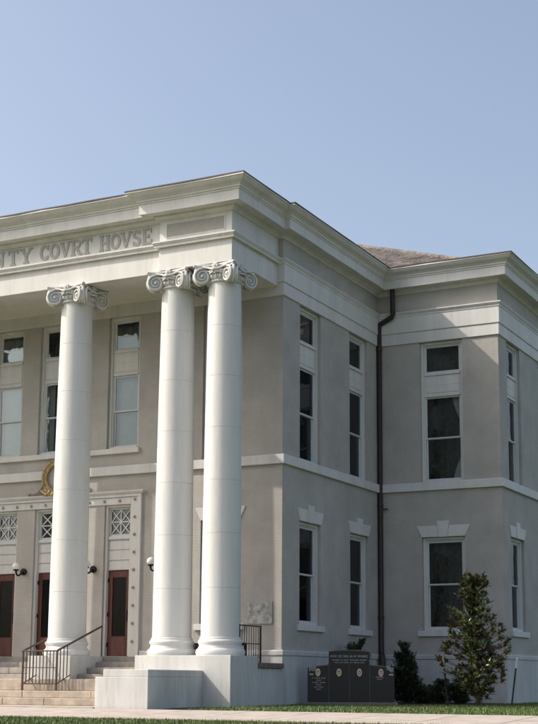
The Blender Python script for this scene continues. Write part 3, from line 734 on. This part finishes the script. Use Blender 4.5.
# ================================================================== THINGS ON AND NEAR THE BUILDING
# wall lamps
def lamp(x, label):
    t = thing('wall_lamp', (x,-0.02,2.15), label, 'lamp', 'globe lamps beside the doors')
    n = 20
    MB().prism([(0.095*math.cos(2*math.pi*k/n),0.095*math.sin(2*math.pi*k/n)) for k in range(n)],-0.05,0.018).build('backplate', BLACK, t, world=False, bevel=0.01)
    MB().tube([(0,-0.04,0.0),(0,-0.12,-0.06),(0,-0.22,-0.115),(0,-0.31,-0.10),(0,-0.345,-0.04),(0,-0.345,0.01)],[0.03,0.026,0.024,0.024,0.026,0.03],8).lathe([(0.03,0.0),(0.075,0.012),(0.08,0.04),(0.03,0.05)],16,(0,-0.345,0.0)).build('arm', BLACK, t, world=False, smooth='auto')
    MB().ball((0,-0.345,0.125),0.105,0.105,0.105,20,14).build('globe', GLOBE, t, world=False, smooth=True)
lamp(-3.62, 'white globe wall lamp on black arm just right of the door surround')
lamp(-5.63, 'globe wall lamp on the brick pier between the two red doors')
lamp(-7.93, 'globe wall lamp at the left edge on the brick pier left of double door')

# gilded wreath over the middle door
t = thing('wreath_emblem', (XC,-0.06,4.23), 'gilded oval wreath standing on the hood above the middle door', 'emblem')
b = MB(); n = 60
pts = [(0.46*math.cos(2*math.pi*i/n), -0.06, 0.46+0.44*math.sin(2*math.pi*i/n)) for i in range(n)]
b.tube(pts, 0.06, 8, closed=True)
for i in range(n):
    a = 2*math.pi*i/n
    for s_ in (-1,1):
        r = 0.46+s_*0.055; b.ball((r*math.cos(a+s_*0.03),-0.10,0.46+(r-0.02)*math.sin(a+s_*0.03)),0.036+0.014*(i%2),0.035,0.042,6,4)
b.build('wreath_ring', GOLD, t, world=False, smooth='auto')
MB().prism([(0.415*math.cos(2*math.pi*i/n),0.46+0.395*math.sin(2*math.pi*i/n)) for i in range(n)],-0.05,-0.03).build('inner_disc', GREY, t, world=False)
b = MB()
for k in range(-9,10):
    x = k*0.055; b.ball((x,-0.08-0.02*(k%2),0.03+0.03*math.cos(k*1.3)),0.045,0.05,0.05,6,5)
for k in range(-4,5): b.tube([(k*0.1,-0.09,0.02),(k*0.13,-0.12,0.10+0.02*(k%2)),(k*0.15,-0.10,0.14)],[0.035,0.03,0.01],6)
b.build('leaf_foot', GOLD, t, world=False, smooth='auto')
for s_ in (-1,1):
    b = MB(); pts = [(s_*0.42,-0.04,0.26),(s_*0.50,-0.04,0.30),(s_*0.60,-0.04,0.22),(s_*0.72,-0.04,0.10),(s_*0.84,-0.04,0.06),(s_*0.96,-0.04,0.09),(s_*1.04,-0.04,0.05),(s_*1.0,-0.04,0.0)]
    b.tube(pts,[0.03,0.045,0.05,0.05,0.045,0.045,0.06,0.04],8); b.ball((s_*1.03,-0.04,0.05),0.06,0.04,0.06,10,6)
    b.build('side_scroll', PANEL, t, world=False, smooth='auto')

# marble plaque
t = MB().box(-0.95,-0.256,-0.03,0.004,0.635,1.195).build('wall_plaque', MARBLE, bevel=0.008)
tag(t, 'grey veined marble plaque on the shaded wall right of the columns', 'plaque')

# front stair rail in front of the pedestal
t = thing('stair_railing', (-4.87,-3.3,-1.02), 'bronze iron stair railing with balusters round the pedestal of the leftmost column', 'railing')
def bar(b, p, q, s=0.012): b.tube([p,q], s, 4)
xa, xb, y0 = -5.37, -4.37, -3.3
for x in (xa, xb): MB().box(x-0.02,x+0.02,y0-0.02,y0+0.02,-1.02,-0.08).build('post', IRON, t, bevel=0.004)
MB().box(xa-0.03,xb+0.03,y0-0.028,y0+0.028,-0.095,-0.06).build('top_rail', IRON, t, bevel=0.006)
MB().box(xa+0.02,xb-0.02,y0-0.012,y0+0.012,-0.875,-0.845).build('bottom_rail', IRON, t)
MB().box(xa+0.02,xb-0.02,y0-0.008,y0+0.008,-0.485,-0.465).build('middle_rail', IRON, t)
for k in range(1,10):
    x = xa+(xb-xa)*k/10; MB().box(x-0.009,x+0.009,y0-0.009,y0+0.009,-0.846,-0.094).build('baluster', IRON, t)
for x in (xa, xb):
    sl_ = 0.345; yt = -1.42 if x == xb else -1.5
    b = MB(); b.tube([(x,y0,-0.075),(x,yt,-0.075+sl_*(yt-y0))],0.026,8); b.build('sloping_handrail', IRON, t)
    MB().tube([(x,y0+0.02,-0.86),(x,-2.74,-0.86+0.40*0.54)],0.014,6).build('sloping_bottom_rail', IRON, t)
    for k in (1,2,3):
        y = y0+k*0.14; MB().box(x-0.009,x+0.009,y-0.009,y+0.009,-0.86+0.40*(y-y0),-0.075+sl_*(y-y0)).build('baluster', IRON, t)
    MB().tube([(x,yt,-0.181),(x,yt,-0.075+sl_*(yt-y0))],0.013,6).build('end_post', IRON, t)
# second rail higher on the left flight edge
# side guard rail at the portico's end
t = thing('guard_rail', (-0.12,-1.43,-0.18), 'short brown iron guard rail beside the rightmost column at the portico end', 'railing')
x = -0.12; ya, yb = -1.97, -0.90
for y in (ya, yb): MB().box(x-0.018,x+0.018,y-0.018,y+0.018,-0.18 if y == ya else -0.335,0.52).build('post', IRON, t)
MB().box(x-0.022,x+0.022,ya-0.03,yb+0.03,0.52,0.55).build('top_rail', IRON, t, bevel=0.005)
MB().box(x-0.01,x+0.01,ya,yb,0.10,0.12).build('middle_rail', IRON, t)
for k in range(1,9):
    y = ya+(yb-ya)*k/9; MB().box(x-0.006,x+0.006,y-0.006,y+0.006,-0.17 if y < -1.37 else -0.33,0.52).build('baluster', IRON, t)
MB().tube([(x+0.02,ya,0.12),(x+0.03,ya+0.12,0.09),(x+0.04,ya+0.2,0.10),(x+0.04,ya+0.22,0.0),(x+0.04,ya+0.22,-0.18)],0.035,6).build('scroll_foot', BLACK, t)
# dark round pot between the paired columns
t = MB().lathe([(0.05,0.0),(0.10,0.02),(0.14,0.10),(0.15,0.18),(0.13,0.26),(0.10,0.30),(0.115,0.32),(0.09,0.325),(0.08,0.27),(0.05,0.2)],20,(0,0,0)).build('clay_pot', POT, loc=(-1.80,-1.2,-0.182), smooth='auto')
tag(t, 'small dark brown pot on the portico floor between the paired columns', 'pot')

# ---------------------------------------------------------------- granite monument
t = thing('granite_monument', (1.28,1.22,GZ), 'black polished granite memorial of four upright slabs with oval medallions', 'monument', rotz=0.468)
zb = GZ+0.085-GZ     # local z
def lz(z): return z-GZ
MB().box(-1.20,1.20,-0.22,0.24,0.0,0.078).build('plinth', GRANR, t, world=False, bevel=0.01)
def slabp(x0, x1, ztop):
    pts = [(x0,0.08)]+[(x1,0.08)]
    n = 8
    pts += [(x1+(x0-x1)*i/n, lz(ztop(x1+(x0-x1)*i/n))) for i in range(n+1)]
    s = MB().prism(pts,-0.10,0.10).build('slab', GRAN, t, world=False, bevel=0.006)
    top = [(x0+(x1-x0)*i/n, lz(ztop(x0+(x1-x0)*i/n))) for i in range(n+1)]
    MB().prism(top+[(x, z+0.022) for x, z in reversed(top)],-0.104,0.10).build('rough_top', GRANR, s, world=False)
    return s
arch = lambda x: -0.035+0.03*(1-(x/0.5)**2)
s1 = slabp(-1.035,-0.515,lambda x: -0.44+0.12*((x+1.035)/0.52)**0.8*0.6)
s2 = slabp(-0.505,-0.006,arch); s3 = slabp(0.006,0.505,arch)
s4 = slabp(0.515,1.125,lambda x: -0.44+0.12*((1.125-x)/0.61)**0.8*0.6)
for xj in (-0.51,0.0,0.51): MB().box(xj-0.0045,xj+0.0045,-0.1015,0.09,0.08,lz(-0.33 if abs(xj) > 0.1 else -0.05)).build('joint', GRANR, t, world=False)
def rowtext(par, x0, x1, z, h, words, seed, y=-0.1025):
    r = random.Random(seed); b = MB(); tot = sum(words)+0.9*(len(words)-1); cw = (x1-x0)/tot; x = x0
    for k, wn_ in enumerate(words):
        for j in range(wn_):
            k2 = r.randrange(4); a, c = x+cw*0.12, x+cw*0.88; s = cw*0.2
            b.box(a,a+s,y,y+0.003,z,z+h)
            if k2 in (0,1): b.box(c-s,c,y,y+0.003,z,z+h)
            if k2 in (1,2,3): b.box(a+s,c,y,y+0.003,z+h*0.82,z+h)
            if k2 in (0,2): b.box(a+s,c-s if k2 == 0 else c,y,y+0.003,z+h*0.42,z+h*0.58)
            if k2 == 3: b.box(a+s,c,y,y+0.003,z,z+h*0.18)
            x += cw
        x += 0.9*cw
    return tag(b.build('engraved_text', ETCH, par, world=False), kind='stuff')
rowtext(s2,-0.47,-0.02,lz(-0.17),0.05,[5,3,4],1); rowtext(s3,0.02,0.47,lz(-0.17),0.05,[2,2,8],2)
rowtext(s2,-0.42,-0.02,lz(-0.255),0.032,[7,2,4],3); rowtext(s3,0.02,0.44,lz(-0.255),0.032,[8,7],4)
rowtext(s2,-0.37,-0.02,lz(-0.315),0.028,[4,3,5],5); rowtext(s3,0.02,0.38,lz(-0.315),0.028,[3,7,4],6)
for i, (wds, xw) in enumerate((([1,5,4],0.17),([4],0.06),([1,4,5],0.17),([5],0.07),([3,5],0.12),([4],0.06))):
    rowtext(s1,-0.76-xw,-0.76+xw,lz(-0.70-0.055*i),0.03,wds,20+i)
rowtext(s4,0.66,0.86,lz(-0.67),0.028,[8],31); rowtext(s4,0.69,0.83,lz(-0.72),0.026,[5],32)
def medal(par, x, z, m1, m2):
    n = 28; el = lambda a, c: [(x+a*math.cos(2*math.pi*i/n), z+c*math.sin(2*math.pi*i/n)) for i in range(n)]
    o = MB().prism(el(0.062,0.096),-0.114,-0.098).build('medallion', m1, par, world=False, bevel=0.004)
    MB().prism(el(0.036,0.056),-0.1165,-0.1135).build('seal', m2, par, world=False)
    b = MB()
    for k in range(10):
        a = 2*math.pi*k/10; b.ball((x+0.049*math.cos(a),-0.1145,z+0.076*math.sin(a)),0.006,0.003,0.006,6,4)
    b.ball((x,-0.117,z),0.016,0.004,0.024,8,6); b.ribbon([(x-0.024,z-0.03),(x+0.024,z-0.03)],0.012,-0.119,-0.116)
    b.build('seal_device', m1, par, world=False)
medal(s1,-0.78,lz(-0.545),CREAM,GOLD); medal(s2,-0.255,lz(-0.545),CREAM,REDINK); medal(s3,0.255,lz(-0.545),PINKP,SEAL); medal(s4,0.79,lz(-0.545),PINKP,REDINK)
for par, xs_, sg in ((s1,-1.0,1),(s4,0.93,-1)):
    b = MB()
    for k in range(4):
        pts = []
        for i in range(9):
            u = i/8; xx = xs_+u*0.17; zz = lz(-0.52)+0.028*k+0.02*math.sin(u*7)+(0.05*u if sg > 0 else 0.05*(1-u))
            pts.append((xx,zz))
        b.ribbon(pts,0.014,-0.1035-0.0004*k,-0.099)
    b.box(xs_+(0.01 if sg > 0 else 0.06),xs_+(0.11 if sg > 0 else 0.17),-0.1035,-0.099,lz(-0.61),lz(-0.575))
    b.build('etched_flag', ETCH, par, world=False)

# ================================================================== PLANTS
def leaf(b, p, d, n_, ln, wd, fold=0.15, droop=0.1):
    d = d.normalized(); s = d.cross(n_); s = s.normalized() if s.length > 1e-4 else Vector((1,0,0)); u = s.cross(d)
    m = p + d*ln*0.45; e = p + d*ln - u*ln*droop
    vs = [p, m+s*wd/2+u*wd*fold, e, m-s*wd/2+u*wd*fold, m]
    b.add(vs, [(0,1,4),(4,1,2),(0,4,3),(4,2,3)])
def rv(r): 
    while True:
        v = Vector((r.uniform(-1,1),r.uniform(-1,1),r.uniform(-1,1)))
        if 0.05 < v.length < 1: return v.normalized()
# magnolia
MG = Vector((4.18,2.55,GZ))
t = thing('magnolia_tree', MG, 'young magnolia tree with glossy green leaves and rusty brown undersides', 'tree')
prof = [(0.10,0.26),(0.35,0.42),(0.75,0.62),(1.05,0.76),(1.4,0.80),(1.75,0.74),(2.1,0.66),(2.45,0.56),(2.75,0.42),(3.0,0.30),(3.3,0.10)]
def prad(z):
    for (a,ra),(b_,rb) in zip(prof, prof[1:]):
        if a <= z <= b_: return ra+(rb-ra)*(z-a)/(b_-a)
    return 0.1
rng = random.Random(21)
br = MB(); lf = MB()
tr = [Vector((0.02*math.sin(k*1.7),0.02*math.cos(k*1.3),k*0.3)) for k in range(11)]
tr = [v+Vector((-0.008*k*1.4,0,0)) for k, v in enumerate(tr)]
MB().tube(tr,[0.045*(1-0.085*k) for k in range(11)],8).build('trunk', BARK, t, world=False, smooth=True)
tips = []
for k in range(265):
    z0 = rng.uniform(0.12,3.12); base = tr[min(10,int(z0/0.3))]; a = rng.uniform(0,2*math.pi)
    rad = prad(min(3.28,z0+0.15))*(0.92+0.17*math.sin(a*2+z0*2.1)+0.15*math.sin(a*3-z0*4.3+1))*rng.choice((0.35,0.75,0.92,1.0,1.05,1.12))*rng.uniform(0.9,1.08)
    tip = Vector((base.x+rad*math.cos(a), base.y+rad*math.sin(a), z0+0.10+rad*0.22))
    midp = (Vector((base.x,base.y,z0))+tip)/2+Vector((0,0,-0.04))
    br.tube([Vector((base.x,base.y,z0)),midp,tip],[0.013,0.009,0.005],5)
    tips.append((tip,(tip-Vector((base.x,base.y,z0))).normalized()+Vector((0,0,0.55))))
    if rng.random() < 0.75: tips.append((midp+rv(rng)*0.06,rv(rng)+Vector((math.cos(a),math.sin(a),0.4))))
tips.append((Vector((-0.16,0,3.22)),Vector((0,0,1)))); tips.append((Vector((-0.06,0.05,3.15)),Vector((0,0,1)))); tips.append((Vector((-0.26,0.0,3.12)),Vector((-0.3,0,1))))
for q_ in ((0.22,0,3.22),(0.24,0,3.10)):
    tips.append((Vector(q_),Vector((0.2,0,1)))); br.tube([Vector((0,0,2.8)),Vector((0.14,0,2.95)),Vector(q_)],[0.01,0.008,0.005],5)
for tip, ax in tips:
    ax = ax.normalized(); nl = rng.randrange(10,16)
    e1 = ax.orthogonal().normalized(); e2 = ax.cross(e1)
    for j in range(nl):
        a = j*2.4+rng.random()*0.9; tilt = rng.uniform(0.25,1.15)
        d = ax*math.cos(tilt)+(e1*math.cos(a)+e2*math.sin(a))*math.sin(tilt)
        leaf(lf, tip-ax*0.11*rng.random()+rv(rng)*0.025, d+rv(rng)*0.35, ax+Vector((0,-0.25,0.5))+rv(rng)*0.45, rng.uniform(0.10,0.19), rng.uniform(0.05,0.075), 0.14, rng.uniform(-0.05,0.25))
br.build('branch', BARK, t, world=False)
tag(lf.build('crown', MAGL, t, world=False, fix=False), kind='stuff')
# generic shrubs
def shrub(name, loc, label, cat, h, rfun, n, ln, wd, material, seed, group=None, up_=0.6):
    t = thing(name, loc, label, cat, group); r = random.Random(seed); b = MB(); s = MB()
    s.tube([(0,0,-0.02),(0.01,0.01,h*0.5),(0,0,h*0.92)],[0.03,0.02,0.006],6)
    twigs = []
    for k in range(max(26, n//60)):
        z = h*(1-r.random()**0.8)*0.95; a = r.uniform(0,2*math.pi); rad = rfun(z/h)*r.uniform(0.75,1.15)
        tip = Vector((rad*math.cos(a),rad*math.sin(a),z+rad*0.3)); s.tube([(0,0,z*0.9),tip],[0.008,0.003],4); twigs.append((Vector((0,0,z*0.9)),tip))
    for k in range(n):
        p0, p1 = twigs[k % len(twigs)]; u = r.random()**0.55
        p = p0.lerp(p1,u)+rv(r)*0.09*rfun(0.3)*1.6
        d = (p1-p0).normalized()+Vector((0,0,up_))+rv(r)*0.9
        leaf(b, p, d, Vector((0,0,1))+rv(r)*0.6, ln*r.uniform(0.7,1.3), wd*r.uniform(0.7,1.3), 0.1, 0.05)
    s.build('stem', BARK, t, world=False); tag(b.build('foliage', material, t, world=False, fix=False), kind='stuff')
shrub('evergreen_shrub', (1.36,4.75,GZ), 'dark cone-shaped evergreen shrub right of the granite monument', 'shrub', 1.68, lambda u: 0.08+0.42*(1-u)**0.75, 8500, 0.10, 0.032, EVER, 41)
shrub('evergreen_shrub', (0.52,3.45,GZ), 'dark pointed shrub peeping over the top of the granite monument', 'shrub', 1.72, lambda u: 0.16+0.30*(1-u)**0.9, 6000, 0.12, 0.032, EVER, 42)
for i, (x, y, hh, rr, lb) in enumerate(((1.95,4.7,0.46,0.36,'low dark clipped shrub just right of the cone-shaped evergreen'),(2.55,4.5,0.60,0.38,'low dark shrub under the wing window'),(3.05,4.1,0.56,0.34,'low dark shrub beside the left tree stake, nearest the magnolia'))):
    shrub('low_shrub', (x,y,GZ), lb, 'shrub', hh, lambda u, rr=rr: rr*math.sqrt(max(0.08,1-(u*1.0)**2)), 3200, 0.07, 0.034, HEDGE, 50+i, 'low shrubs along the wing', 0.4)
# stakes
for (xt, xb2, lb) in ((3.27,3.38,'thin dark stake with white top left of the magnolia tree'),(5.20,5.03,'thin dark leaning stake with white top right of the magnolia tree')):
    t = thing('tree_stake', (xb2,2.6,GZ), lb, 'stake', 'stakes beside the young tree')
    d = xt-xb2; f = lambda z: d*z/1.2
    MB().tube([(f(-0.1),0,-0.1),(f(0.93),0,0.93)],0.022,6).build('shaft', STG, t, world=False)
    MB().tube([(f(0.93),0,0.93),(f(1.2),0,1.2)],0.026,6).build('white_cap', STW, t, world=False)
# lawn grass
rng = random.Random(77); b = MB()
def blades(n, x0, x1, y0, y1, h):
    for k in range(n):
        x = rng.uniform(x0,x1); y = rng.uniform(y0,y1)
        if x < 0.2 and y > -5.2: continue
        if 0.0 < x < 3.5 and y > 0.8+max(0,(x-1.4))*0.9: continue
        if x < 3.75 and y > 6.2: continue
        z = ground_z(y)-0.012; a = rng.uniform(0,2*math.pi); hh = h*rng.uniform(0.5,1.3); wd = 0.006+0.004*rng.random(); l_ = rng.uniform(0,0.5)*hh
        dx, dy = math.cos(a), math.sin(a)
        b.v += [(x-dy*wd,y+dx*wd,z),(x+dy*wd,y-dx*wd,z),(x+dx*l_,y+dy*l_,z+hh)]; k3 = len(b.v); b.f.append((k3-3,k3-2,k3-1))
blades(52000, 0.0, 10.5, -5.14, 6.2, 0.05); blades(5000, 3.7, 7.0, 6.2, 10, 0.05); blades(30000, -5.0, 10.0, -10.6, -7.92, 0.05)
tag(b.build('lawn_grass', GRASSB, fix=False), 'short green lawn grass around the building and pavement', 'grass', kind='stuff')
